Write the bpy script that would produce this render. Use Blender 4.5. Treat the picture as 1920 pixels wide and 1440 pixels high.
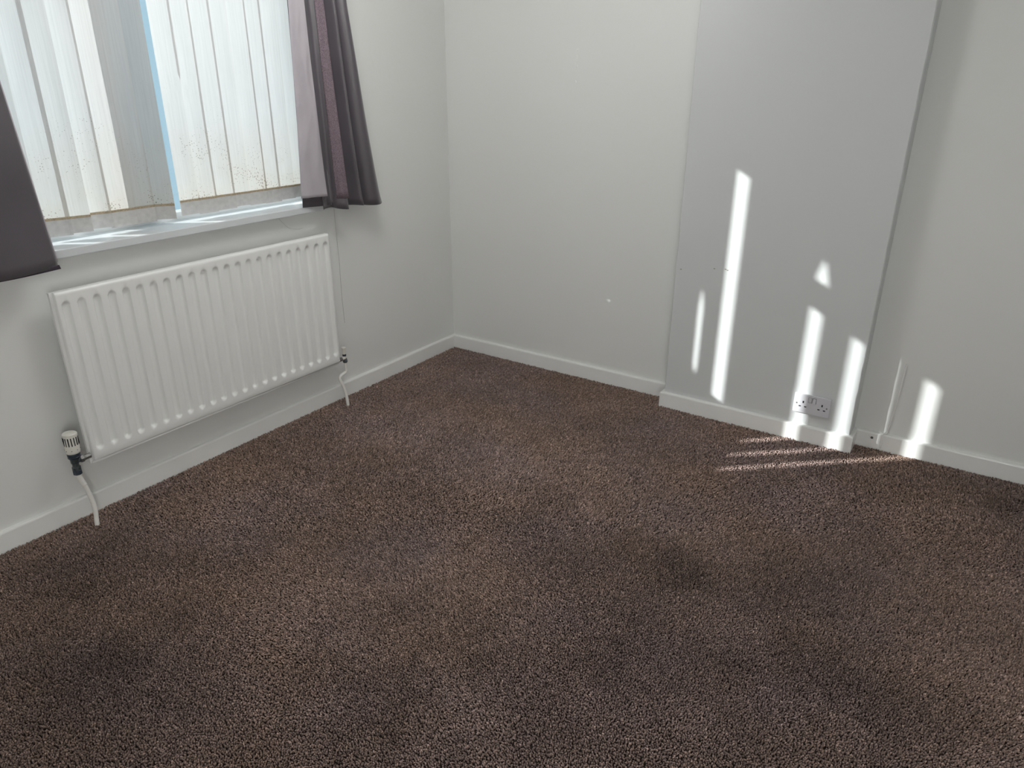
import bpy, bmesh, math, random
import numpy as np
from mathutils import Vector, Matrix

scene = bpy.context.scene
for o in list(bpy.data.objects):
    bpy.data.objects.remove(o)
col = scene.collection
random.seed(4)
rng = np.random.default_rng(11)

# ------------------------------------------------------------------ camera
CAM = Vector((-3.1252, -2.4862, 1.4354))
YAW, PITCH, ROLL, FPX = 0.58804, -0.39859, 0.00327, 1369.15
fw = Vector((math.cos(PITCH) * math.cos(YAW), math.cos(PITCH) * math.sin(YAW), math.sin(PITCH)))
r0 = fw.cross(Vector((0, 0, 1))).normalized()
u0 = r0.cross(fw)
rt = r0 * math.cos(ROLL) + u0 * math.sin(ROLL)
up = -r0 * math.sin(ROLL) + u0 * math.cos(ROLL)
cd = bpy.data.cameras.new('camera')
cd.sensor_fit = 'HORIZONTAL'
cd.sensor_width = 36.0
cd.lens = 36.0 * FPX / 1920.0
cd.clip_start = 0.02
cam = bpy.data.objects.new('camera', cd)
M = Matrix(((rt.x, up.x, -fw.x, CAM.x), (rt.y, up.y, -fw.y, CAM.y), (rt.z, up.z, -fw.z, CAM.z), (0, 0, 0, 1)))
cam.matrix_world = M
col.objects.link(cam)
scene.camera = cam

# ------------------------------------------------------------------ light
SKY_COL = (0.56, 0.81, 0.96)
SKY_STRENGTH = 0.80
SUN_STRENGTH = 9.0
LANTERN_FILL_STRENGTH = 8.9
COLUMN_FILL_STRENGTH = 6.0
EXPOSURE = 0.0
wd = bpy.data.worlds.new('sky')
scene.world = wd
wd.use_nodes = True
bg = wd.node_tree.nodes['Background']
bg.inputs[0].default_value = (*SKY_COL, 1)
bg.inputs[1].default_value = SKY_STRENGTH

SUN_M = 0.87          # dx/dy of the sun's path over the floor
SUN_T = 0.41          # tangent of the elevation
hx, hy = SUN_M / math.hypot(SUN_M, 1), -1 / math.hypot(SUN_M, 1)
sun_dir = Vector((hx, hy, -SUN_T)).normalized()
sl = bpy.data.lights.new('sun', 'SUN')
sl.energy = SUN_STRENGTH
sl.angle = math.radians(0.53)
sl.color = (1.0, 0.97, 0.93)
sun = bpy.data.objects.new('sun', sl)
sun.rotation_euler = sun_dir.to_track_quat('-Z', 'Y').to_euler()
sun.location = (-4, 4, 4)
col.objects.link(sun)

vs = scene.view_settings
vs.view_transform = 'Standard'
vs.look = 'None'
vs.exposure = EXPOSURE
vs.gamma = 1.0
vs.use_curve_mapping = False
cy = scene.cycles
cy.max_bounces = 6
cy.diffuse_bounces = 4
cy.glossy_bounces = 2
cy.caustics_reflective = False
cy.caustics_refractive = False
cy.adaptive_threshold = 0.04
cy.adaptive_min_samples = 12

# ------------------------------------------------------------------ helpers
def tag(o, label=None, cat=None, group=None, kind=None):
    if label: o['label'] = label
    if cat: o['category'] = cat
    if group: o['group'] = group
    if kind: o['kind'] = kind
    return o

def empty(name, loc=(0, 0, 0), parent=None):
    o = bpy.data.objects.new(name, None)
    o.location = loc
    o.empty_display_size = 0.05
    col.objects.link(o)
    if parent: o.parent = parent
    return o

def link(name, bm, m, parent=None, smooth=False, off=None):
    """links a bmesh in world coordinates as one object (children keep world coordinates)"""
    me = bpy.data.meshes.new(name)
    bmesh.ops.recalc_face_normals(bm, faces=bm.faces)
    if smooth:
        for f in bm.faces: f.smooth = True
    bm.to_mesh(me)
    bm.free()
    me.materials.append(m)
    if smooth == 'auto':
        me.shade_auto_smooth if False else None
    o = bpy.data.objects.new(name, me)
    col.objects.link(o)
    if parent:
        o.parent = parent
        p = parent
        off = Vector((0, 0, 0))
        while p:
            off += p.location
            p = p.parent
        o.data.transform(Matrix.Translation(-off))
    return o

def box(bm, x0, x1, y0, y1, z0, z1, bev=0.0, seg=2):
    r = bmesh.ops.create_cube(bm, size=1.0)
    vsx = r['verts']
    for v in vsx:
        v.co = Vector((x0 + (v.co.x + .5) * (x1 - x0), y0 + (v.co.y + .5) * (y1 - y0), z0 + (v.co.z + .5) * (z1 - z0)))
    if bev > 0:
        es = list({e for v in vsx for e in v.link_edges})
        bmesh.ops.bevel(bm, geom=es, offset=bev, segments=seg, affect='EDGES', profile=0.5)
    return bm

def boxobj(name, m, parent, *dims, bev=0.0, seg=2):
    return link(name, box(bmesh.new(), *dims, bev=bev, seg=seg), m, parent)

def catmull(pts, n):
    P = [Vector(p) for p in pts]
    P = [P[0] * 2 - P[1]] + P + [P[-1] * 2 - P[-2]]
    out = []
    for i in range(1, len(P) - 2):
        for k in range(n):
            t = k / n
            a, b, c, d = P[i - 1], P[i], P[i + 1], P[i + 2]
            out.append(0.5 * ((2 * b) + (c - a) * t + (2 * a - 5 * b + 4 * c - d) * t * t + (3 * b - a - 3 * c + d) * t ** 3))
    out.append(P[-2])
    return out

def tube(bm, pts, r, seg=14, cap=True):
    P = [Vector(p) for p in pts]
    rs = r if isinstance(r, (list, tuple)) else [r] * len(P)
    ref = None
    rings = []
    for i, p in enumerate(P):
        t = (P[min(i + 1, len(P) - 1)] - P[max(i - 1, 0)]).normalized()
        if ref is None:
            ref = t.orthogonal().normalized()
        ref = (ref - t * ref.dot(t)).normalized()
        b = t.cross(ref)
        rings.append([bm.verts.new(p + (ref * math.cos(a) + b * math.sin(a)) * rs[i]) for a in [2 * math.pi * k / seg for k in range(seg)]])
    for a, b in zip(rings, rings[1:]):
        for k in range(seg):
            bm.faces.new((a[k], a[(k + 1) % seg], b[(k + 1) % seg], b[k]))
    if cap:
        bm.faces.new(rings[0][::-1])
        bm.faces.new(rings[-1])
    return bm

def lathe(bm, prof, origin, axis=(0, 0, 1), seg=28):
    """prof: list of (radius, height) along axis from origin"""
    ax = Vector(axis).normalized()
    e1 = ax.orthogonal().normalized()
    e2 = ax.cross(e1)
    o = Vector(origin)
    rings = []
    for r, h in prof:
        rings.append([bm.verts.new(o + ax * h + (e1 * math.cos(a) + e2 * math.sin(a)) * r) for a in [2 * math.pi * k / seg for k in range(seg)]])
    for a, b in zip(rings, rings[1:]):
        for k in range(seg):
            bm.faces.new((a[k], a[(k + 1) % seg], b[(k + 1) % seg], b[k]))
    bm.faces.new(rings[0][::-1])
    bm.faces.new(rings[-1])
    return bm

def smooth_angle(o, deg=35):
    me = o.data
    for p in me.polygons: p.use_smooth = True
    try:
        me.set_sharp_from_angle(angle=math.radians(deg))
    except Exception:
        pass
    return o

# ------------------------------------------------------------------ materials
def mat(name, base, rough=0.5, spec=0.5, metal=0.0, noise=None, bump=None, sheen=0.0, trans=0.0):
    """noise=(scale, amount); bump=(scale, strength, distance); trans = share of translucency"""
    m = bpy.data.materials.new(name)
    m.use_nodes = True
    nt = m.node_tree
    b = nt.nodes['Principled BSDF']
    b.inputs['Base Color'].default_value = (*base, 1)
    b.inputs['Roughness'].default_value = rough
    b.inputs['Specular IOR Level'].default_value = spec
    b.inputs['Metallic'].default_value = metal
    if sheen: b.inputs['Sheen Weight'].default_value = sheen
    geo = nt.nodes.new('ShaderNodeNewGeometry')
    if noise:
        n = nt.nodes.new('ShaderNodeTexNoise')
        n.inputs['Scale'].default_value = noise[0]
        n.inputs['Detail'].default_value = 2
        nt.links.new(geo.outputs['Position'], n.inputs['Vector'])
        mr = nt.nodes.new('ShaderNodeMapRange')
        mr.inputs['From Min'].default_value = 0.3
        mr.inputs['From Max'].default_value = 0.7
        mr.inputs['To Min'].default_value = 1 - noise[1]
        mr.inputs['To Max'].default_value = 1 + noise[1]
        nt.links.new(n.outputs['Fac'], mr.inputs['Value'])
        mx = nt.nodes.new('ShaderNodeVectorMath')
        mx.operation = 'SCALE'
        mx.inputs[0].default_value = base
        nt.links.new(mr.outputs[0], mx.inputs['Scale'])
        nt.links.new(mx.outputs[0], b.inputs['Base Color'])
    if bump:
        n2 = nt.nodes.new('ShaderNodeTexNoise')
        n2.inputs['Scale'].default_value = bump[0]
        n2.inputs['Detail'].default_value = 2
        nt.links.new(geo.outputs['Position'], n2.inputs['Vector'])
        bp = nt.nodes.new('ShaderNodeBump')
        bp.inputs['Strength'].default_value = bump[1]
        bp.inputs['Distance'].default_value = bump[2]
        nt.links.new(n2.outputs['Fac'], bp.inputs['Height'])
        nt.links.new(bp.outputs[0], b.inputs['Normal'])
    if trans:
        t = nt.nodes.new('ShaderNodeBsdfTranslucent')
        t.inputs[0].default_value = (*base, 1)
        mix = nt.nodes.new('ShaderNodeMixShader')
        mix.inputs[0].default_value = trans
        out = nt.nodes['Material Output']
        nt.links.new(b.outputs[0], mix.inputs[1])
        nt.links.new(t.outputs[0], mix.inputs[2])
        nt.links.new(mix.outputs[0], out.inputs[0])
    return m

M_WALL = mat('wall_paint', (0.79, 0.80, 0.785), 0.42, 0.35, bump=(38, 0.12, 0.004))
M_BREAST = mat('breast_paint', (0.67, 0.69, 0.695), 0.40, 0.38, bump=(30, 0.16, 0.004))
M_CEIL = mat('ceiling_paint', (0.83, 0.83, 0.81), 0.8, 0.2)
M_GLOSS = mat('gloss_paint', (0.87, 0.875, 0.86), 0.26, 0.5, noise=(6, 0.02), bump=(24, 0.1, 0.003))
M_RAD = mat('radiator_enamel', (0.86, 0.87, 0.86), 0.28, 0.5, bump=(160, 0.05, 0.001))
M_UPVC = mat('white_upvc', (0.82, 0.84, 0.85), 0.25, 0.5)
M_SILL = mat('sill_gloss', (0.66, 0.69, 0.71), 0.25, 0.5, bump=(20, 0.1, 0.003))
M_PLATE = mat('socket_plastic', (0.64, 0.64, 0.68), 0.3, 0.5)
M_HOLE = mat('dark_hole', (0.012, 0.012, 0.016), 0.6, 0.2)
M_CHROME = mat('dull_chrome', (0.20, 0.20, 0.195), 0.45, 0.5, metal=0.6, noise=(60, 0.2))
M_DARKCOLLAR = mat('dark_blue_grey_plastic', (0.030, 0.042, 0.062), 0.35, 0.5)
M_BODY = mat('dark_tarnished_metal', (0.10, 0.12, 0.13), 0.35, 0.5, metal=0.6, noise=(90, 0.35))
M_CAP = mat('cream_white_plastic', (0.78, 0.77, 0.71), 0.38, 0.5)
M_PIPE = mat('white_painted_pipe', (0.82, 0.81, 0.78), 0.3, 0.5, noise=(40, 0.04), bump=(60, 0.2, 0.001))
M_FABRIC = mat('purple_grey_curtain', (0.105, 0.094, 0.108), 0.40, 0.6, noise=(5, 0.10), bump=(420, 0.25, 0.0006), sheen=0.35, trans=0.12)
M_LINING = mat('pale_lilac_lining', (0.64, 0.60, 0.64), 0.7, 0.2, noise=(9, 0.06), bump=(26, 0.5, 0.006), trans=0.42)
M_TRIM = mat('textured_pink_weave', (0.21, 0.165, 0.19), 0.7, 0.2, noise=(330, 0.4), bump=(330, 0.8, 0.002), trans=0.12)
M_HEM = mat('dark_curtain_hem', (0.055, 0.045, 0.058), 0.7, 0.2, trans=0.05)
M_THREAD = mat('grey_thread', (0.50, 0.50, 0.48), 0.8, 0.1)
M_CABLE = mat('white_cable', (0.86, 0.86, 0.84), 0.35, 0.5)
M_BRICK = mat('outside_render', (0.55, 0.54, 0.52), 0.9, 0.1)

def glass_mat():
    m = bpy.data.materials.new('window_glass')
    m.use_nodes = True
    nt = m.node_tree
    nt.nodes.clear()
    out = nt.nodes.new('ShaderNodeOutputMaterial')
    tr = nt.nodes.new('ShaderNodeBsdfTransparent')
    tr.inputs[0].default_value = (0.93, 0.96, 0.97, 1)
    gl = nt.nodes.new('ShaderNodeBsdfGlossy')
    gl.inputs['Roughness'].default_value = 0.02
    lw = nt.nodes.new('ShaderNodeLayerWeight')
    pw = nt.nodes.new('ShaderNodeMath')
    pw.operation = 'POWER'
    pw.inputs[1].default_value = 5
    nt.links.new(lw.outputs['Facing'], pw.inputs[0])
    fr = nt.nodes.new('ShaderNodeMath')
    fr.operation = 'MULTIPLY_ADD'
    fr.inputs[1].default_value = 0.9
    fr.inputs[2].default_value = 0.04
    nt.links.new(pw.outputs[0], fr.inputs[0])
    mx = nt.nodes.new('ShaderNodeMixShader')
    nt.links.new(fr.outputs[0], mx.inputs[0])
    nt.links.new(tr.outputs[0], mx.inputs[1])
    nt.links.new(gl.outputs[0], mx.inputs[2])
    nt.links.new(mx.outputs[0], out.inputs[0])
    return m
M_GLASS = glass_mat()

def vane_mat():
    """thin white polyester with brown mould specks that get denser towards the hem"""
    m = bpy.data.materials.new('white_blind_cloth')
    m.use_nodes = True
    nt = m.node_tree
    nt.nodes.clear()
    N = nt.nodes.new
    L = nt.links.new
    out = N('ShaderNodeOutputMaterial')
    geo = N('ShaderNodeNewGeometry')
    sep = N('ShaderNodeSeparateXYZ')
    L(geo.outputs['Position'], sep.inputs[0])
    vor = N('ShaderNodeTexVoronoi')
    vor.inputs['Scale'].default_value = 135
    L(geo.outputs['Position'], vor.inputs['Vector'])
    big = N('ShaderNodeTexNoise')
    big.inputs['Scale'].default_value = 9
    big.inputs['Detail'].default_value = 3
    L(geo.outputs['Position'], big.inputs['Vector'])
    zf = N('ShaderNodeMapRange')
    zf.inputs['From Min'].default_value = 1.55
    zf.inputs['From Max'].default_value = 0.98
    zf.inputs['To Min'].default_value = -0.02
    zf.inputs['To Max'].default_value = 0.30
    L(sep.outputs['Z'], zf.inputs['Value'])
    mul = N('ShaderNodeMath'); mul.operation = 'MULTIPLY'
    L(zf.outputs[0], mul.inputs[0])
    bm_ = N('ShaderNodeMapRange')
    bm_.inputs['From Min'].default_value = 0.40
    bm_.inputs['From Max'].default_value = 0.70
    bm_.inputs['To Min'].default_value = 0.1
    bm_.inputs['To Max'].default_value = 1.6
    L(big.outputs['Fac'], bm_.inputs['Value'])
    L(bm_.outputs[0], mul.inputs[1])
    lt = N('ShaderNodeMath'); lt.operation = 'LESS_THAN'
    L(vor.outputs['Distance'], lt.inputs[0])
    L(mul.outputs[0], lt.inputs[1])
    rnd = N('ShaderNodeSeparateColor')
    L(vor.outputs['Color'], rnd.inputs[0])
    keep = N('ShaderNodeMath'); keep.operation = 'GREATER_THAN'; keep.inputs[1].default_value = 0.25
    L(rnd.outputs[0], keep.inputs[0])
    sp = N('ShaderNodeMath'); sp.operation = 'MULTIPLY'
    L(lt.outputs[0], sp.inputs[0]); L(keep.outputs[0], sp.inputs[1])
    spm = N('ShaderNodeMath'); spm.operation = 'MULTIPLY'; spm.inputs[1].default_value = 0.5
    L(sp.outputs[0], spm.inputs[0])
    # woven streaks along the cloth
    sc = N('ShaderNodeVectorMath'); sc.operation = 'MULTIPLY'
    sc.inputs[1].default_value = (260, 260, 5)
    L(geo.outputs['Position'], sc.inputs[0])
    st = N('ShaderNodeTexNoise')
    st.inputs['Scale'].default_value = 1.0
    L(sc.outputs[0], st.inputs['Vector'])
    ramp = N('ShaderNodeMapRange')
    ramp.inputs['From Min'].default_value = 0.3
    ramp.inputs['From Max'].default_value = 0.7
    ramp.inputs['To Min'].default_value = 0.94
    ramp.inputs['To Max'].default_value = 1.03
    L(st.outputs['Fac'], ramp.inputs['Value'])
    c0 = N('ShaderNodeVectorMath'); c0.operation = 'SCALE'
    c0.inputs[0].default_value = (0.80, 0.805, 0.80)
    L(ramp.outputs[0], c0.inputs['Scale'])
    # faint yellowing at the hem
    yl = N('ShaderNodeMix'); yl.data_type = 'RGBA'
    zy = N('ShaderNodeMapRange')
    zy.inputs['From Min'].default_value = 1.30
    zy.inputs['From Max'].default_value = 1.0
    zy.inputs['To Min'].default_value = 0.0
    zy.inputs['To Max'].default_value = 0.75
    L(sep.outputs['Z'], zy.inputs['Value'])
    zy2 = N('ShaderNodeMath'); zy2.operation = 'MULTIPLY'
    L(zy.outputs[0], zy2.inputs[0]); L(big.outputs['Fac'], zy2.inputs[1])
    L(zy2.outputs[0], yl.inputs[0])
    L(c0.outputs[0], yl.inputs[6])
    yl.inputs[7].default_value = (0.70, 0.62, 0.50, 1)
    c1 = N('ShaderNodeMix'); c1.data_type = 'RGBA'
    L(spm.outputs[0], c1.inputs[0])
    L(yl.outputs[2], c1.inputs[6])
    c1.inputs[7].default_value = (0.16, 0.10, 0.06, 1)
    d = N('ShaderNodeBsdfDiffuse')
    t = N('ShaderNodeBsdfTranslucent')
    dk = N('ShaderNodeVectorMath'); dk.operation = 'SCALE'; dk.inputs['Scale'].default_value = 0.72
    L(c1.outputs[2], dk.inputs[0])
    L(dk.outputs[0], d.inputs[0]); L(c1.outputs[2], t.inputs[0])
    mx = N('ShaderNodeMixShader')
    mx.inputs[0].default_value = 0.32
    L(d.outputs[0], mx.inputs[1]); L(t.outputs[0], mx.inputs[2])
    L(mx.outputs[0], out.inputs[0])
    return m
M_VANE = vane_mat()
M_POCKET = mat('blind_weight_pocket', (0.56, 0.55, 0.54), 0.6, 0.2, noise=(60, 0.08), trans=0.15)
M_STITCH = mat('brown_stitched_hem', (0.48, 0.40, 0.29), 0.8, 0.1, noise=(200, 0.25), trans=0.3)

def carpet_mat():
    m = bpy.data.materials.new('brown_carpet_yarn')
    m.use_nodes = True
    nt = m.node_tree
    b = nt.nodes['Principled BSDF']
    b.inputs['Roughness'].default_value = 0.85
    b.inputs['Specular IOR Level'].default_value = 0.15
    at = nt.nodes.new('ShaderNodeAttribute')
    at.attribute_name = 'yarn'
    nt.links.new(at.outputs['Color'], b.inputs['Base Color'])
    return m
M_PILE = carpet_mat()
M_BACKING = mat('carpet_backing', (0.055, 0.044, 0.038), 0.95, 0.05, noise=(300, 0.3))

# ------------------------------------------------------------------ room shell
X0, X1, Y0, Y1, ZC = -3.95, 0.0, -3.35, 0.0, 2.40
T = 0.21
D = 0.1011                     # projection of the chimney breast
BY1, BY2 = -1.3323, -2.1499    # its two edges
OX0, OX1, OZ0, OZ1 = -2.32, -0.84, 0.905, 2.075   # window opening
SKH, SKT = 0.0715, 0.016

fl = boxobj('floor', M_BACKING, None, X0 - .2, X1 + .2, Y0 - .2, Y1, -0.06, -0.006)
tag(fl, 'dark backing floor under the brown carpet', 'floor', kind='structure')
ce = boxobj('ceiling', M_CEIL, None, X0 - .2, X1 + .2, Y0 - .2, Y1 + .2, ZC, ZC + .1)
tag(ce, 'plain white ceiling above the room', 'ceiling', kind='structure')

bm = bmesh.new()
def wall_quad(bm, pts):
    bm.faces.new([bm.verts.new(p) for p in pts])
# front wall with the window hole, built as one solid with reveals
xs = [X0, OX0, OX1, X1]; zs = [-0.06, OZ0, OZ1, ZC]
grid = {}
for j, y in enumerate((0.0, T)):
    for a, x in enumerate(xs):
        for c, z in enumerate(zs):
            grid[a, c, j] = bm.verts.new((x, y, z))
for j in (0, 1):
    for a in range(3):
        for c in range(3):
            if a == 1 and c == 1: continue
            bm.faces.new((grid[a, c, j], grid[a + 1, c, j], grid[a + 1, c + 1, j], grid[a, c + 1, j]))
for (a, c), (a2, c2) in (((1, 1), (2, 1)), ((2, 1), (2, 2)), ((2, 2), (1, 2)), ((1, 2), (1, 1))):
    bm.faces.new((grid[a, c, 0], grid[a2, c2, 0], grid[a2, c2, 1], grid[a, c, 1]))
for a in range(3):
    bm.faces.new((grid[a, 0, 0], grid[a + 1, 0, 0], grid[a + 1, 0, 1], grid[a, 0, 1]))
    bm.faces.new((grid[a, 3, 0], grid[a + 1, 3, 0], grid[a + 1, 3, 1], grid[a, 3, 1]))
for c in range(3):
    bm.faces.new((grid[0, c, 0], grid[0, c + 1, 0], grid[0, c + 1, 1], grid[0, c, 1]))
    bm.faces.new((grid[3, c, 0], grid[3, c + 1, 0], grid[3, c + 1, 1], grid[3, c, 1]))
wf = link('wall_front', bm, M_WALL)
tag(wf, 'off-white painted wall with the window and radiator', 'wall', kind='structure')

wr = boxobj('wall_right', M_WALL, None, 0, .2, Y0 - .2, T, -.06, ZC)
tag(wr, 'off-white painted wall with the alcoves either side of the chimney breast', 'wall', kind='structure')
wl = boxobj('wall_left', M_WALL, None, X0 - .2, X0, Y0 - .2, T, -.06, ZC)
tag(wl, 'off-white painted wall behind the viewpoint on the window side', 'wall', kind='structure')
wb = boxobj('wall_back', M_WALL, None, X0, 0, Y0 - .2, Y0, -.06, ZC)
tag(wb, 'off-white painted wall behind the viewpoint facing the window', 'wall', kind='structure')

# chimney breast, edges slightly uneven under thick paint
bm = bmesh.new()
nz = 60
ring = []
for i in range(nz + 1):
    z = -0.05 + (ZC + 0.05) * i / nz
    j1, j2 = random.gauss(0, .0006), random.gauss(0, .0006)
    b = 0.004
    ring.append([bm.verts.new(p) for p in ((0.0, BY1, z), (-D + b, BY1 + j1, z), (-D, BY1 - b + j1, z),
                                           (-D, BY2 + b + j2, z), (-D + b, BY2 + j2, z), (0.0, BY2, z))])
for a, b in zip(ring, ring[1:]):
    for k in range(5):
        bm.faces.new((a[k], a[k + 1], b[k + 1], b[k]))
bm.faces.new(ring[0]); bm.faces.new(ring[-1])
br = link('wall_chimney_breast', bm, M_BREAST)
tag(br, 'projecting pale grey-white chimney breast between the two alcoves', 'wall', kind='structure')

# chips in the paint of the chimney breast, and glossy blobs standing in for glints beside the corner
def blob(name, parent, c, sx, sy, sz, m):
    bm = bmesh.new()
    bmesh.ops.create_icosphere(bm, subdivisions=2, radius=1)
    for v in bm.verts:
        v.co = Vector((c[0] + v.co.x * sx, c[1] + v.co.y * sy, c[2] + v.co.z * sz))
    return link(name, bm, m, parent, smooth=True)
M_GLINT = mat('glint_gloss', (0.93, 0.93, 0.92), 0.06, 1.0)
M_CHIP = mat('plaster_chip', (0.30, 0.29, 0.27), 0.9, 0.1)
for y, z in ((-1.505, 0.683), (-1.553, 0.687), (-1.562, 0.684), (-1.357, 0.66)):
    blob('paint_chip', br, (-D, y, z), 0.0012, 0.005, 0.0022, M_CHIP)
for y, z, h in ((-0.747, 1.545, .006), (-0.746, 1.505, .022), (-0.745, 1.482, .010), (-0.743, 1.415, .006)):
    blob('glint_blob', wr, (-0.0, y, z), 0.0030, 0.0032, h, M_GLINT)

# skirting boards: flat board with a rounded top
def skirting(name, pts, closed_ends, label):
    """pts: plan polyline on the wall side, board on its left-hand side (towards the room)"""
    P = [Vector((p[0], p[1])) for p in pts]
    prof = [(0, -0.02), (SKT, -0.02), (SKT, SKH - 0.006), (SKT - 0.0015, SKH - 0.002), (SKT - 0.005, SKH), (0, SKH + 0.001)]
    bm = bmesh.new()
    rings = []
    for i, p in enumerate(P):
        ns = []
        if i > 0:
            d = (P[i] - P[i - 1]).normalized(); ns.append(Vector((-d.y, d.x)))
        if i < len(P) - 1:
            d = (P[i + 1] - P[i]).normalized(); ns.append(Vector((-d.y, d.x)))
        n = ns[0] if len(ns) == 1 else (ns[0] + ns[1]) / (1 + ns[0].dot(ns[1]))
        rings.append([bm.verts.new((p.x + n.x * o, p.y + n.y * o, z)) for o, z in prof])
    for a, b in zip(rings, rings[1:]):
        for k in range(len(prof) - 1):
            bm.faces.new((a[k], b[k], b[k + 1], a[k + 1]))
    bm.faces.new(rings[0]); bm.faces.new(rings[-1])
    o = link(name, bm, M_GLOSS)
    tag(o, label, 'skirting board', kind='structure')
    return o
def densify(pts, step=0.15):
    return pts
skirting('baseboard_front', [(0, 0), (X0, 0)], None, 'white skirting board under the window and radiator')
skirting('baseboard_corner', [(0, BY1), (0, 0)], None, 'short white skirting board between corner and chimney breast')
skirting('baseboard_chimney_breast', [(0, BY2), (-D, BY2), (-D, BY1), (0, BY1)], None, 'white skirting board wrapped round the chimney breast')
ska = skirting('baseboard_alcove', [(0, Y0), (0, BY2)], None, 'white skirting board along the right-hand alcove wall')
skirting('baseboard_left', [(X0, 0), (X0, Y0)], None, 'white skirting board on the wall beside the viewpoint')
skirting('baseboard_back', [(X0, Y0), (0, Y0)], None, 'white skirting board on the wall facing the window')
# painted-over screw in the alcove skirting
bm = bmesh.new()
lathe(bm, [(0.0055, 0), (0.0055, 0.0012), (0.004, 0.0018)], (-SKT, -2.2247, 0.047), (-1, 0, 0), 16)
sc_ = link('screw_head', bm, M_CHROME, ska, smooth=False)
tag(sc_, 'small dull screw head in the skirting')
boxobj('screw_slot', M_HOLE, sc_, -SKT - .0022, -SKT - .001, -2.2287, -2.2207, .0463, .0477)

# ------------------------------------------------------------------ window
win = empty('window_1', ((OX0 + OX1) / 2, 0.15, OZ0))
tag(win, 'white plastic window behind the vertical blind', 'window', kind='structure')
FY0, FY1 = 0.125, 0.185
GX0, GX1 = -2.262, -0.895
GZ0, GZ1 = 0.957, 2.035
MU0, MU1 = -1.7625, -1.657     # mullion with its sashes
TR0, TR1 = 1.722, 1.812        # transom under the fanlight
for nm, d in (('frame_jamb', (OX0, GX0, FY0, FY1, OZ0, OZ1)), ('frame_jamb', (GX1, OX1, FY0, FY1, OZ0, OZ1)),
              ('frame_head', (GX0, GX1, FY0, FY1, GZ1, OZ1)), ('frame_foot', (GX0, GX1, FY0, FY1, OZ0, GZ0)),
              ('mullion', (MU0, MU1, FY0, FY1, GZ0, GZ1)), ('transom', (GX0, MU0, FY0, FY1, TR0, TR1))):
    boxobj(nm, M_UPVC, win, *d, bev=0.004)
for d in ((GX0, MU0, GZ0, TR0), (GX0, MU0, TR1, GZ1), (MU1, GX1, GZ0, GZ1)):
    boxobj('pane', M_GLASS, win, d[0], d[1], 0.153, 0.157, d[2], d[3])
bm = bmesh.new()
box(bm, OX0 - 0.03, OX1 + 0.03, -0.05, -0.0005, 0.9035, 0.931, bev=0.003)
box(bm, OX0, OX1, -0.004, FY0 + .001, 0.905, 0.931)
sill = link('window_sill', bm, M_SILL, win)

# ------------------------------------------------------------------ vertical blind
BYC = 0.07
def edge_cam(v, y):
    """x at depth y of the camera ray that meets the blind plane (BYC) at v"""
    c = (v - CAM.x) / (BYC - CAM.y)
    return v + c * (y - BYC)
# boundaries along the blind plane as seen in the picture; ('c', overlap) = closed, ('s', gap) = slit for the sun
bounds = [(-2.2320, 'e', 0), (-2.1560, 's', .062, .9, 1.74), (-2.0800, 'c', .012), (-2.0015, 's', .040, .9, 1.74), (-1.9230, 'c', .015), (-1.8500, 's', .042, .9, 1.835),
          (-1.7810, 'c', .010), (-1.6930, 'c', .005), (-1.6200, 'c', .006), (-1.5280, 'main', 0), (-1.4365, 's', .016, 1.04, 1.40),
          (-1.3635, 'c', .013), (-1.2800, 'c', .014), (-1.2050, 'c', .006), (-1.1240, 'c', .013), (-1.0550, 'c', .014),
          (-0.9780, 'c', .007), (-0.9050, 'e', 0)]
def edges(b, z):
    v, t, g = b[:3]
    c = (v - CAM.x) / (BYC - CAM.y)
    if t == 's':
        # the cloth gapes between the two heights and lies shut elsewhere
        k = max(0.0, min(1.0, (z - b[3]) / .06 + .5)) * max(0.0, min(1.0, (b[4] - z) / .10 + .5))
        g2 = g * k - .006 * (1 - k)
        dy = (max(g2, 0) + 0.003) / (SUN_M + c)
        ov = .0015 + (.004 if g2 < 0 else 0)
        y1, y2 = BYC - dy / 2, BYC + dy / 2
        return (edge_cam(v, y1) + ov, y1), (edge_cam(v, y2) - ov, y2)
    if t == 'main':
        return (-1.5630, 0.0310), (-1.5165, 0.0700)
    if t == 'c':
        y1, y2 = BYC - .002, BYC + .002
        return (edge_cam(v + g / 2, y1), y1), (edge_cam(v - g / 2, y2), y2)
    return (v, BYC), (v, BYC)
VZ0, VZ1, VP = 0.950, 2.02, 1.003
bl = empty('vertical_blind', ((-2.24 - .9) / 2, BYC, VZ0))
tag(bl, 'white cloth vertical blind closed across the window', 'blind')
bm = bmesh.new()
box(bm, -2.255, -0.90, 0.045, 0.095, 2.032, 2.06, bev=0.003)
hr = link('head_rail', bm, M_UPVC, bl)
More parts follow.
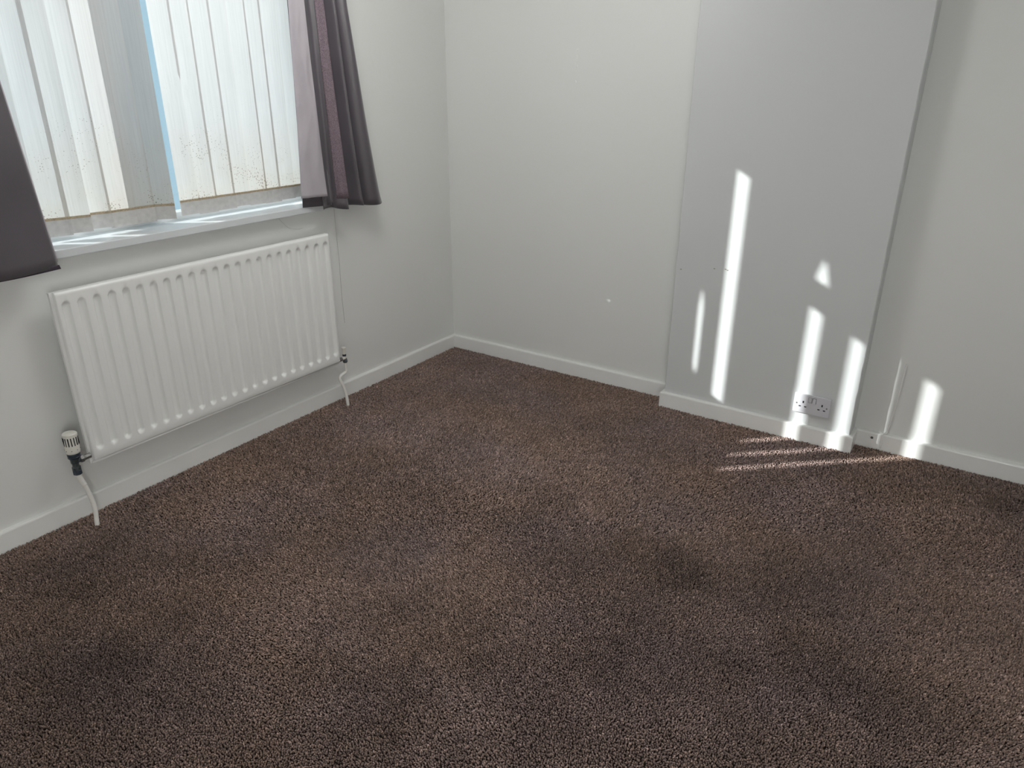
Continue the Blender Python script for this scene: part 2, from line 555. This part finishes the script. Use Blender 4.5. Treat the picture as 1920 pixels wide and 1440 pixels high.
for i in range(len(bounds) - 1):
    (xl, yl), (xr, yr) = edges(bounds[i], 1.0)[1], edges(bounds[i + 1], 1.0)[0]
    nx, nzv = 6, 30
    def sheet(z0, z1, nzv, thick, dz=0.0):
        bm = bmesh.new()
        for s in (0, 1):
            V = []
            for b in range(nzv + 1):
                row = []
                z = z0 + (z1 - z0) * b / nzv
                (xl, yl), (xr, yr) = edges(bounds[i], z)[1], edges(bounds[i + 1], z)[0]
                nrm = Vector((-(yr - yl), xr - xl, 0)).normalized()
                for a in range(nx + 1):
                    f = a / nx
                    w = 0.0022 * math.sin(3.1 * f) + 0.0008 * math.sin(9 * z + i * 2.1) * math.sin(math.pi * f)
                    p = Vector((xl + (xr - xl) * f, yl + (yr - yl) * f, z)) + nrm * (w + (s - .5) * thick)
                    row.append(bm.verts.new(p))
                V.append(row)
            for b in range(nzv):
                for a in range(nx):
                    bm.faces.new((V[b][a], V[b][a + 1], V[b + 1][a + 1], V[b + 1][a]))
            if thick == 0: break
        return bm
    zj = 0.003 * math.sin(i * 1.7)
    vane = link('vane', sheet(VP - .002, VZ1, nzv, 0), M_VANE, bl, smooth=True)
    link('weight_pocket', sheet(VZ0 + zj, VP - .002, 2, 0.0022), M_POCKET, vane, smooth=True)
    link('stitched_hem', sheet(VP - .004, VP + .004, 1, 0.0030), M_STITCH, vane, smooth=True)
    bmh = bmesh.new()
    xm, ym = (xl + xr) / 2, (yl + yr) / 2
    tube(bmh, [(xm, ym, VZ1 - .01), (xm, ym, 2.034)], 0.004, 8)
    link('hanger', bmh, M_UPVC, vane)

# ------------------------------------------------------------------ curtains
tr = empty('curtain_track', (-1.55, -0.075, 2.17))
tag(tr, 'white curtain track on the wall above the window', 'curtain track')
boxobj('rail', M_UPVC, tr, -2.75, -0.42, -0.09, -0.06, 2.16, 2.19, bev=.004)
for x in (-2.6, -1.58, -0.55):
    boxobj('bracket', M_UPVC, tr, x - .012, x + .012, -0.064, 0.0, 2.165, 2.185, bev=.002)

def cloth(name, parent, m, bot, top, zb, zt, nseg=8, nz=36, thick=0.0016, mid=None, wob=0.002, seed=0, crease=0.0):
    """loft from a plan curve at the hem (bot) to one at the heading (top); zb may be a function of u"""
    B = catmull([(p[0], p[1], 0) for p in bot], nseg)
    Tt = catmull([(p[0], p[1], 0) for p in top], nseg)
    bm = bmesh.new()
    V = []
    n = len(B)
    for j in range(nz + 1):
        f = j / nz
        row = []
        for i in range(n):
            u = i / (n - 1)
            z0 = zb(u) if callable(zb) else zb
            g = mid(f) if mid else f
            p = B[i].lerp(Tt[i], g)
            wv = wob * (math.sin(7 * f + 9 * u + seed) + 0.6 * math.sin(17 * f - 13 * u + seed * 2))
            if crease:
                wv += crease * (abs(math.sin(11 * f + 3.1 * u)) - .5 + .7 * (abs(math.sin(19 * f - 4.3 * u + 1)) - .5)) * math.sin(math.pi * min(1, u * 1.1 + .05))
            row.append(bm.verts.new((p.x + wv * .4, p.y + wv, z0 + (zt - z0) * f)))
        V.append(row)
    for j in range(nz):
        for i in range(n - 1):
            bm.faces.new((V[j][i], V[j][i + 1], V[j + 1][i + 1], V[j + 1][i]))
    o = link(name, bm, m, parent, smooth=True)
    if thick:
        md = o.modifiers.new('thickness', 'SOLIDIFY')
        md.thickness = thick
        md.offset = 0
    return o

ZT = 2.16
flare = lambda f: min(1.0, 1.32 * f ** 0.80) if f < 0.64 else min(1.0, 1.32 * 0.64 ** 0.80 + (f - 0.64) * 0.22)
rc = empty('curtain', (-0.85, -0.09, 0.905))
tag(rc, 'gathered purple-grey curtain at the right of the window beside the corner', 'curtain', 'short curtains at the window')
R_bot = [(-.968, -.092), (-.945, -.088), (-.912, -.086), (-.900, -.108), (-.868, -.132), (-.845, -.100), (-.826, -.048), (-.795, -.084),
         (-.768, -.128), (-.742, -.048), (-.712, -.106), (-.672, -.130), (-.628, -.102), (-.606, -.056)]
R_top = [(-.985, -.100), (-.970, -.096), (-.952, -.095), (-.935, -.110), (-.915, -.128), (-.900, -.102), (-.884, -.060), (-.866, -.088),
         (-.845, -.120), (-.826, -.060), (-.808, -.100), (-.786, -.120), (-.765, -.098), (-.752, -.062)]
fab = cloth('fabric', rc, M_FABRIC, R_bot, R_top, lambda u: 0.915 - 0.012 * u + 0.004 * math.sin(14 * u), ZT, 6, 44, mid=flare, wob=.0022, seed=1)
cloth('fold', rc, M_FABRIC, [(-1.044, -.050), (-1.000, -.064), (-.955, -.084), (-.915, -.083)],
      [(-1.022, -.064), (-1.005, -.074), (-.985, -.088), (-.955, -.092)], 0.929, ZT, 6, 30, mid=flare, wob=.001, seed=2)
cloth('lining', rc, M_LINING, [(-1.066, -.072), (-1.042, -.088), (-1.012, -.098), (-.985, -.106), (-.958, -.110)],
      [(-1.028, -.076), (-1.018, -.088), (-1.008, -.098), (-.998, -.106), (-.988, -.110)], 0.972, ZT, 8, 90, mid=flare, wob=.0020, seed=3, crease=.006)
tb = cloth('textured_band', rc, M_TRIM, [(-.906, -.110), (-.888, -.1300), (-.866, -.1420)], [(-.941, -.113), (-.930, -.127), (-.917, -.1365)], 0.955, ZT, 5, 40, mid=flare, wob=.0010, seed=1)
def R_lerp(d): return [(p[0], p[1] - d) for p in R_bot]

lc = empty('curtain', (-2.3, -0.1, 0.885))
tag(lc, 'flat hanging purple-grey curtain at the left of the window, cut by the picture edge', 'curtain', 'short curtains at the window')
L_bot = [(-2.062, -.098), (-2.12, -.108), (-2.19, -.116), (-2.26, -.112), (-2.30, -.070), (-2.35, -.100), (-2.40, -.128), (-2.45, -.072), (-2.50, -.112), (-2.56, -.098)]
L_top = [(-2.150, -.098), (-2.20, -.106), (-2.25, -.114), (-2.30, -.110), (-2.33, -.078), (-2.37, -.10), (-2.41, -.12), (-2.45, -.078), (-2.49, -.108), (-2.53, -.098)]
cloth('fabric', lc, M_FABRIC, L_bot, L_top, lambda u: 0.892 - .006 * math.sin(5 * u), ZT, 8, 40, wob=.003, seed=4)
cloth('lining', lc, M_LINING, [(-2.056, -.090), (-2.12, -.090), (-2.25, -.085)], [(-2.143, -.088), (-2.20, -.088), (-2.30, -.08)], 0.905, ZT, 6, 30, wob=.0015, seed=4)
cloth('hem', lc, M_HEM, [(-2.056, -.0985), (-2.12, -.1095), (-2.19, -.1175), (-2.26, -.1135), (-2.29, -.088)],
      [(-2.059, -.0985), (-2.122, -.1095), (-2.192, -.1175), (-2.262, -.1135), (-2.292, -.088)], 0.884, 0.897, 8, 3, wob=0, seed=4)

# loose thread below the right curtain, and a hair under the sill
bm = bmesh.new()
tube(bm, catmull([(-.828, -.0025, .93), (-.829, -.0025, .80), (-.826, -.0025, .65), (-.829, -.0025, .50), (-.826, -.0025, .36)], 6), 0.0007, 5)
tag(link('thread', bm, M_THREAD), 'thin grey thread hanging from the curtain down the wall', 'thread')
bm = bmesh.new()
tube(bm, catmull([(-1.135, -.0012, .895), (-1.115, -.0012, .872), (-1.085, -.0012, .846), (-1.04, -.0012, .835), (-1.015, -.0012, .836)], 6), 0.0005, 5)
tag(link('hair', bm, M_THREAD), 'curved hair stuck to the wall under the window sill', 'hair')

# ------------------------------------------------------------------ radiator
RX0, RX1, RZ0, RZ1 = -2.098, -0.947, 0.2109, 0.8104
RF, RB = -0.085, -0.060
ra = empty('radiator', ((RX0 + RX1) / 2, (RF + RB) / 2, RZ0))
tag(ra, 'white fluted single panel radiator under the window', 'radiator')
fx0, pitch, nfl = -2.061, 0.04944, 23
us = [RX0, RX0 + .003, RX0 + .008, RX0 + .011, RX0 + .014]
for k in range(nfl):
    c = fx0 + pitch * k
    for o in (-.0165, -.0135, -.0105, -.0075, -.004, 0, .004, .0075, .0105, .0135, .0165):
        us.append(c + o)
    if k < nfl - 1: us.append(c + pitch / 2)
us += [RX1 - .0055, RX1 - .0035, RX1 - .002, RX1]
us = sorted(set(us))
GT, GB = RZ1 - 0.034, RZ0 + 0.046      # flute ends
vs_ = [RZ0, RZ0 + .004, RZ0 + .009, RZ0 + .0115, RZ0 + .015] + [GB + o for o in (-.012, -.006, 0, .004, .008, .012, .016, .02, .03)] + \
      [GB + .06 + i * (GT - GB - .12) / 8 for i in range(9)] + [GT - o for o in (.03, .02, .016, .012, .008, .004, 0, -.006)] + [RZ1 - .012, RZ1 - .007, RZ1 - .003, RZ1]
vs_ = sorted(set(vs_))
def sm(a, b, x):
    t = max(0, min(1, (x - a) / (b - a)))
    return t * t * (3 - 2 * t)
def face_y(x, z):
    # flutes pressed into the panel
    k = round((x - fx0) / pitch)
    k = max(0, min(nfl - 1, k))
    dx = abs(x - (fx0 + pitch * k))
    R = .0135
    zc = min(max(z, GB + R), GT - R)
    dist = math.hypot(dx, (z - zc) * (0.9))
    dep = 0.0130 * (1 - sm(.0062, .0145, dist))
    # flange round the edge (left and bottom are stepped back, the top rolls over)
    e = max(1 - sm(RX0 + .007, RX0 + .012, x), 1 - sm(RZ0 + .008, RZ0 + .0125, z))
    dep = max(dep, e * 0.013)
    e2 = max(sm(RZ1 - .006, RZ1, z) * .006, sm(RX1 - .005, RX1, x) * .006)
    return RF + max(dep, e2)
bm = bmesh.new()
V = [[bm.verts.new((x, face_y(x, z), z)) for x in us] for z in vs_]
for a in range(len(vs_) - 1):
    for b in range(len(us) - 1):
        bm.faces.new((V[a][b], V[a][b + 1], V[a + 1][b + 1], V[a + 1][b]))
# sides and back
bl_ = [bm.verts.new(p) for p in ((RX0, RB, RZ0), (RX1, RB, RZ0), (RX1, RB, RZ1), (RX0, RB, RZ1))]
bm.faces.new(bl_)
bm.faces.new([bl_[0], bl_[1]] + [v for v in V[0]][::-1])
bm.faces.new([bl_[3], bl_[2]] + [v for v in V[-1]][::-1])
bm.faces.new([bl_[0], bl_[3]] + [V[a][0] for a in range(len(vs_))][::-1])
bm.faces.new([bl_[1], bl_[2]] + [V[a][-1] for a in range(len(vs_))][::-1])
pn = link('panel', bm, M_RAD, ra, smooth=True)
smooth_angle(pn, 50)
for x in (-1.85, -1.2):
    boxobj('wall_bracket', M_RAD, ra, x - .018, x + .018, RB, -0.001, .27, .75, bev=.002)
bm = bmesh.new()
tube(bm, [(RX0 + .004, -.074, .2135), (RX1 - .004, -.074, .2135)], 0.0045, 10)
link('bottom_seam', bm, M_RAD, ra, smooth=True)

# ------------------------------------------------------------------ thermostatic valve
VX, VY = -2.160, -0.078
tv = empty('thermostatic_valve', (VX, VY, 0.2))
tag(tv, 'thermostatic radiator valve with slotted white head at the left end of the radiator', 'radiator valve')
bm = bmesh.new()
prof = [(0.0185, .276), (0.0215, .279), (0.0225, .283), (0.0228, .300), (0.0222, .304), (0.0222, .338), (0.0228, .341), (0.0222, .347), (0.0195, .3495), (0.010, .3500)]
lathe(bm, prof, (VX, VY, 0), (0.05, 0, 1), 40)
hd = link('head', bm, M_CAP, tv)
smooth_angle(hd, 35)
for k in range(16):
    a = 2 * math.pi * k / 16
    rr = 0.0222
    bm = bmesh.new()
    box(bm, -.0010, .0010, -.0016, .0016, -.0145, .0145)
    bmesh.ops.transform(bm, verts=bm.verts, matrix=Matrix.Translation((VX + .05 * .322 + rr * math.cos(a), VY + rr * math.sin(a), .322)) @ Matrix.Rotation(a, 4, 'Z'))
    link('slot', bm, M_HOLE if k % 3 else M_BODY, hd)
for k in range(8):
    a = 2 * math.pi * (k + .3) / 8
    blob('number_dot', hd, (VX + .05 * .291 + .0227 * math.cos(a), VY + .0227 * math.sin(a), .291), .0013, .0013, .0016, M_BODY)
bm = bmesh.new()
box(bm, VX + .0175 - .012, VX + .0175 + .012, VY - .0025, VY + .0025, .3495, .3512, bev=.0008)
link('grip_ridge', bm, M_CAP, hd)
bm = bmesh.new()
lathe(bm, [(.0185, .258), (.0195, .260), (.0195, .264), (.018, .2655), (.0198, .267), (.0200, .277)], (VX + .014, VY, 0), (0, 0, 1), 32)
smooth_angle(link('collar', bm, M_DARKCOLLAR, tv), 35)
bm = bmesh.new()
lathe(bm, [(.0115, .212), (.0135, .214), (.0135, .224), (.0110, .2255), (.0105, .238), (.0128, .2395), (.0135, .2585)], (VX + .012, VY, 0), (0, 0, 1), 28)
lathe(bm, [(.0095, 0), (.0100, .012), (.0085, .016)], (VX + .018, VY, .245), (1, 0, 0), 20)
smooth_angle(link('valve_body', bm, M_BODY, tv), 35)
bm = bmesh.new()
lathe(bm, [(.0105, .010), (.0135, .0115), (.0135, .0215), (.0105, .0235), (.0095, .030), (.0095, .046)], (VX + .018, VY, .245), (1, 0, 0), 6)
link('tail_nut', bm, M_CHROME, tv)
bm = bmesh.new()
lathe(bm, [(.0120, .196), (.0145, .1985), (.0145, .211), (.0120, .2135)], (VX + .012, VY, 0), (0, 0, 1), 8)
link('compression_nut', bm, M_DARKCOLLAR, tv)

bm = bmesh.new()
tube(bm, catmull([(VX + .012, VY, .205), (VX + .0125, VY, .188), (VX + .017, VY - .001, .168), (VX + .023, VY - .004, .140), (VX + .029, VY - .009, .100), (VX + .029, VY - .018, .055), (VX + .021, VY - .026, .010), (VX + .019, VY - .029, -.012)], 6), 0.0078, 16)
pp = link('radiator_pipe', bm, M_PIPE, smooth=True)
tag(pp, 'white painted pipe from the thermostatic valve into the carpet', 'pipe', 'radiator pipes')
bm = bmesh.new()
tube(bm, catmull([(VX + .012, VY, .196), (VX + .0128, VY, .186), (VX + .017, VY - .001, .168), (VX + .0218, VY - .003, .150)], 6), 0.0093, 16)
link('sleeve', bm, M_PIPE, pp, smooth=True)

# ------------------------------------------------------------------ lockshield valve
LX, LY = -0.9120, -0.075
lv = empty('lockshield_valve', (LX, LY, .195))
tag(lv, 'small lockshield valve with white cap at the right end of the radiator', 'radiator valve')
bm = bmesh.new()
lathe(bm, [(.0085, .246), (.0092, .248), (.0090, .272), (.0100, .2735), (.0100, .2785), (.0085, .280)], (LX - .002, LY, 0), (0, 0, 1), 24)
smooth_angle(link('cap', bm, M_CAP, lv), 35)
bm = bmesh.new()
lathe(bm, [(.0082, .236), (.0088, .237), (.0088, .246), (.0080, .247)], (LX - .002, LY, 0), (0, 0, 1), 20)
link('collar', bm, M_DARKCOLLAR, lv)
bm = bmesh.new()
lathe(bm, [(.0070, .200), (.0075, .214), (.0072, .237)], (LX - .001, LY, 0), (0, 0, 1), 20)
lathe(bm, [(.0072, 0), (.0072, .042)], (LX, LY, .226), (-1, 0, 0), 14)
smooth_angle(link('valve_body', bm, M_CAP, lv), 35)
bm = bmesh.new()
lathe(bm, [(.0078, .202), (.0105, .2045), (.0112, .212), (.0092, .221), (.0070, .226)], (LX, LY, 0), (0, 0, 1), 8)
link('compression_nut', bm, M_BODY, lv)
bm = bmesh.new()
tube(bm, [(LX - .020, LY, .226), (LX - .036, LY, .226)], .0100, 6)
link('tail_nut', bm, M_CHROME, lv)
bm = bmesh.new()
tube(bm, catmull([(LX, LY, .205), (LX, LY, .185), (LX + .002, LY, .168), (LX - .003, LY, .156), (LX - .022, LY, .151), (LX - .038, LY, .146), (LX - .043, LY - .001, .134), (LX - .038, LY - .006, .112), (LX - .028, LY - .012, .075), (LX - .027, LY - .019, .035), (LX - .028, LY - .024, -.012)], 6), 0.0072, 16)
pp2 = link('radiator_pipe', bm, M_PIPE, smooth=True)
tag(pp2, 'white painted kinked pipe from the lockshield valve into the carpet', 'pipe', 'radiator pipes')

# ------------------------------------------------------------------ double socket
SY0, SY1, SZ0, SZ1 = -1.9137, -2.0576, 0.127, 0.2135
SX = -D
so = empty('wall_socket', (SX, (SY0 + SY1) / 2, SZ0))
tag(so, 'white double switched power socket low on the chimney breast', 'socket')
ym, zm = (SY0 + SY1) / 2, (SZ0 + SZ1) / 2
hw, hh = .0730, .0430
boxobj('back_box', M_PLATE, so, SX - .006, SX + .001, ym - hw + .003, ym + hw - .003, zm - hh + .003, zm + hh - .003)
boxobj('plate', M_PLATE, so, SX - .013, SX - .0055, ym - hw, ym + hw, zm - hh, zm + hh, bev=.0022)
fxs = SX - .0131
def hole(y, z, w, h):
    boxobj('pin_hole', M_HOLE, so, fxs - .0003, fxs + .002, y - w / 2, y + w / 2, z - h / 2, z + h / 2)
for cy in (ym + .0365, ym - .0390):
    hole(cy - .002, zm + .0075, .0056, .0100)
    hole(cy + .0095, zm - .0125, .0090, .0046)
    hole(cy - .0125, zm - .0125, .0090, .0046)
for cy in (ym + .0600, ym - .0600):
    bm = bmesh.new()
    lathe(bm, [(.0032, 0), (.0032, .0006), (.0026, .0009)], (fxs + .0001, cy, zm - .001), (-1, 0, 0), 14)
    s_ = link('screw', bm, M_CHROME, so)
for k, cy in enumerate((ym + .0085, ym - .0085)):
    bm = bmesh.new()
    d = -.0016 if k == 0 else .0010
    P = [(fxs, cy - .0065, zm + .010), (fxs, cy + .0065, zm + .010), (fxs, cy + .0065, zm + .032), (fxs, cy - .0065, zm + .032)]
    Q = [(fxs - .0032 - d, cy - .0058, zm + .0108), (fxs - .0032 - d, cy + .0058, zm + .0108), (fxs - .0032 + d, cy + .0058, zm + .0312), (fxs - .0032 + d, cy - .0058, zm + .0312)]
    va = [bm.verts.new(p) for p in P]; vb = [bm.verts.new(p) for p in Q]
    bm.faces.new(va[::-1]); bm.faces.new(vb)
    for i in range(4):
        bm.faces.new((va[i], va[(i + 1) % 4], vb[(i + 1) % 4], vb[i]))
    link('rocker_switch', bm, M_PLATE, so)
    boxobj('rocker_gap', M_HOLE, so, fxs - .0004, fxs + .001, cy - .0072, cy + .0072, zm + .0093, zm + .0327)

# ------------------------------------------------------------------ cable in the alcove
bm = bmesh.new()
cy_ = 0.0032
tube(bm, catmull([(-.002, -2.2905, .386), (-.0034, -2.2895, .36), (-.0034, -2.287, .25), (-.0036, -2.281, .15), (-.0040, -2.2765, .098), (-.0046, -2.2750, .083), (-.0080, -2.272, .0768), (-.0140, -2.2645, .0745),
                  (-.0182, -2.2612, .0715), (-.0192, -2.2605, .064), (-.0192, -2.2612, .040), (-.0196, -2.2632, .012)], 6),
     0.0034, 12)
tag(link('cable', bm, M_CABLE, smooth=True), 'thin white cable running down the alcove wall over the skirting', 'cable')

# ------------------------------------------------------------------ added fill light in the form of a paper lantern (above the frame)
LPX, LPY, LPZ, LPR = -1.38, -0.80, 1.91, 0.23
fill_light = empty('fill_lantern', (LPX, LPY, LPZ - LPR))
tag(fill_light, 'added fill light, a round white paper lantern hanging from the ceiling', 'fill_light')
ml = bpy.data.materials.new('fill_glow_paper')
ml.use_nodes = True
pb = ml.node_tree.nodes['Principled BSDF']
pb.inputs['Base Color'].default_value = (.85, .85, .83, 1)
pb.inputs['Roughness'].default_value = 0.9
pb.inputs['Emission Color'].default_value = (1.0, 0.99, 0.972, 1)
pb.inputs['Emission Strength'].default_value = LANTERN_FILL_STRENGTH
bm = bmesh.new()
prof = []
for i in range(1, 14):
    a = math.pi * i / 14
    rr = LPR * math.sin(a) * (1.0 + (0.006 if i % 2 else -0.006))
    prof.append((rr, LPZ - LPR * math.cos(a)))
lathe(bm, prof, (LPX, LPY, 0), (0, 0, 1), 20)
link('fill_paper_shade', bm, ml, fill_light, smooth=True)
bm = bmesh.new()
tube(bm, [(LPX, LPY, LPZ + LPR - .01), (LPX, LPY, ZC - .02)], .003, 8)
link('flex', bm, M_CABLE, fill_light)
bm = bmesh.new()
lathe(bm, [(.04, ZC - .03), (.05, ZC - .01), (.05, ZC)], (LPX, LPY, 0), (0, 0, 1), 28)
link('ceiling_rose', bm, M_UPVC, fill_light)

# ------------------------------------------------------------------ paper column lamp (fill light added behind the viewpoint)
FX, FY, FR = -3.55, -2.95, 0.18
column_fill = empty('fill_column', (FX, FY, 0.0))
tag(column_fill, 'added out-of-view tall white paper column lamp standing on the carpet in the back corner', 'fill_light')
bm = bmesh.new()
lathe(bm, [(.10, 0.0), (.12, .004), (.12, .03), (.015, .036), (.015, .15)], (FX, FY, 0), (0, 0, 1), 32)
link('base', bm, M_BODY, column_fill)
mf = ml.copy()
mf.name = 'fill_glow_column'
mf.node_tree.nodes['Principled BSDF'].inputs['Emission Strength'].default_value = COLUMN_FILL_STRENGTH
bm = bmesh.new()
lathe(bm, [(FR * (1 + (.02 if i % 2 else -.02)), .15 + 1.30 * i / 6) for i in range(7)], (FX, FY, 0), (0, 0, 1), 18)
link('fill_paper_shade', bm, mf, column_fill, smooth=True)

# ------------------------------------------------------------------ carpet pile
def vnoise(x, y, scale, seed):
    """smooth value noise on arrays"""
    r = np.random.default_rng(seed)
    tab = r.random((256, 256))
    u, v = x * scale + 37.3, y * scale + 91.7
    iu, iv = np.floor(u).astype(int), np.floor(v).astype(int)
    fu, fv = u - iu, v - iv
    fu, fv = fu * fu * (3 - 2 * fu), fv * fv * (3 - 2 * fv)
    g = lambda a, b: tab[a % 256, b % 256]
    return (g(iu, iv) * (1 - fu) + g(iu + 1, iv) * fu) * (1 - fv) + (g(iu, iv + 1) * (1 - fu) + g(iu + 1, iv + 1) * fu) * fv
def fbm(x, y, s, seed):
    return .5 * vnoise(x, y, s, seed) + .28 * vnoise(x, y, s * 2.1, seed + 1) + .14 * vnoise(x, y, s * 4.3, seed + 2) + .08 * vnoise(x, y, s * 8.7, seed + 3)
parts_ = []
for SPc, f0, f1 in ((0.0052, 0.60, 2.10), (0.0063, 2.10, 9.0), (0.0115, -9.0, 9.0)):   # the last pass fills the floor behind and beside the viewpoint
    ax_, ay_ = np.meshgrid(np.arange(X0 + .01, -SKT, SPc), np.arange(Y0 + .01, -SKT, SPc * .9))
    ax_ = ax_.ravel() + (rng.random(ax_.size) - .5) * SPc * .9
    ay_ = ay_.ravel() + (rng.random(ay_.size) - .5) * SPc * .9
    fd = (ax_ - CAM.x) * math.cos(YAW) + (ay_ - CAM.y) * math.sin(YAW)
    sd = (ax_ - CAM.x) * math.sin(YAW) - (ay_ - CAM.y) * math.cos(YAW)
    near = (fd > 0.60) & (np.abs(sd) < 0.80 * fd + .35)
    k = (fd > f0) & (fd <= f1) & (near if SPc < .01 else ~near)
    k &= ~((ax_ > -D - SKT) & (ay_ < BY1 + SKT) & (ay_ > BY2 - SKT)) & (ax_ < -SKT - .001) & (ay_ < -SKT - .001)
    parts_.append(np.stack([ax_[k], ay_[k], np.full(k.sum(), SPc)], 1))
gx, gy, SP = np.concatenate(parts_).T
n = gx.size
# brushed pile, trodden patches and painted floor shade, of different sizes, ragged by noise
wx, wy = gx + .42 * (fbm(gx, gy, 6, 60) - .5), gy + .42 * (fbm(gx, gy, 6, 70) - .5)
nap_shade = .5 + .60 * (fbm(gx, gy, 2.4, 5) - .5)
for bx, by, brd, amp in ((-2.60, -.45, .42, -.28), (-2.58, -1.05, .42, -.24), (-2.14, -1.29, .15, -.24), (-2.11, -1.49, .13, -.20), (-1.39, -2.36, .16, -.28),  # the broad dark blobs at the left are floor shade put into the colour
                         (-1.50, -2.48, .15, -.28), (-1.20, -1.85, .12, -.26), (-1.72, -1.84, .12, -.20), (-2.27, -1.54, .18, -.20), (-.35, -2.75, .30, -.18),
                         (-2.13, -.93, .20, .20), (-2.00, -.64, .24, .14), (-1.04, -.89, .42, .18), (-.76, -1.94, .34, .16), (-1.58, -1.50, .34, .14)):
    nap_shade = nap_shade + .72 * amp * np.exp(-(((wx - bx) ** 2 + (wy - by) ** 2) / brd ** 2) ** 1.4)
nap_shade = np.clip(nap_shade, 0.08, .95)
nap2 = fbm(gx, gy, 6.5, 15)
ang = 2 * math.pi * (vnoise(gx, gy, 1.3, 8)) + rng.normal(0, .9, n)
lean = (0.0022 + 0.006 * np.clip((nap_shade - .35) * 2.2, 0, 1)) * (0.5 + rng.random(n))
lx, ly = np.cos(ang) * lean, np.sin(ang) * lean
h = 0.0085 + 0.0035 * rng.random(n) - lean * .35
rad = SP * (0.50 + .16 * rng.random(n))
a0 = rng.random(n) * 6.28
Vt = np.zeros((n, 7, 3))
for q in range(3):
    a = a0 + q * 2.0944
    Vt[:, q, 0] = gx + rad * .8 * np.cos(a); Vt[:, q, 1] = gy + rad * .8 * np.sin(a); Vt[:, q, 2] = -0.0062
    a = a + .35
    Vt[:, 3 + q, 0] = gx + lx * .45 + rad * np.cos(a); Vt[:, 3 + q, 1] = gy + ly * .45 + rad * np.sin(a); Vt[:, 3 + q, 2] = -0.006 + h * .66
Vt[:, 6, 0] = gx + lx; Vt[:, 6, 1] = gy + ly; Vt[:, 6, 2] = -0.006 + h
base = np.array([[0, 1, 4], [0, 4, 3], [1, 2, 5], [1, 5, 4], [2, 0, 3], [2, 3, 5], [3, 4, 6], [4, 5, 6], [5, 3, 6]])
F = (base[None] + (np.arange(n) * 7)[:, None, None]).reshape(-1, 3)
me = bpy.data.meshes.new('carpet_pile')
me.vertices.add(n * 7)
me.vertices.foreach_set('co', Vt.reshape(-1).astype(np.float32))
me.loops.add(F.size)
me.loops.foreach_set('vertex_index', F.reshape(-1).astype(np.int32))
me.polygons.add(len(F))
me.polygons.foreach_set('loop_start', (np.arange(len(F)) * 3).astype(np.int32))
me.polygons.foreach_set('use_smooth', np.ones(len(F), bool))
me.update(calc_edges=True)
# yarn colours: brown heather, with brushed and worn areas and painted floor shade
tone = 0.97 + 1.05 * (nap_shade - .5) + .35 * (nap2 - .5)
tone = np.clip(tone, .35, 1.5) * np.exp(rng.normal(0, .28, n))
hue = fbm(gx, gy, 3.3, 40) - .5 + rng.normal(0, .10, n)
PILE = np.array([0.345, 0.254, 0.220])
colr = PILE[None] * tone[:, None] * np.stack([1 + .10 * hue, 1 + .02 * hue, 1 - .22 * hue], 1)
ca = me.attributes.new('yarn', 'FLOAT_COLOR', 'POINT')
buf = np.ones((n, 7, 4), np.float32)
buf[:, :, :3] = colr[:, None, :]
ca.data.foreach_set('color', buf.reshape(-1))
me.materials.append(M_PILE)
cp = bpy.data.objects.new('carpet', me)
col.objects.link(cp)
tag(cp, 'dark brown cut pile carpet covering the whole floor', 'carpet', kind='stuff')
print('tufts', n, 'triangles', n * 9)
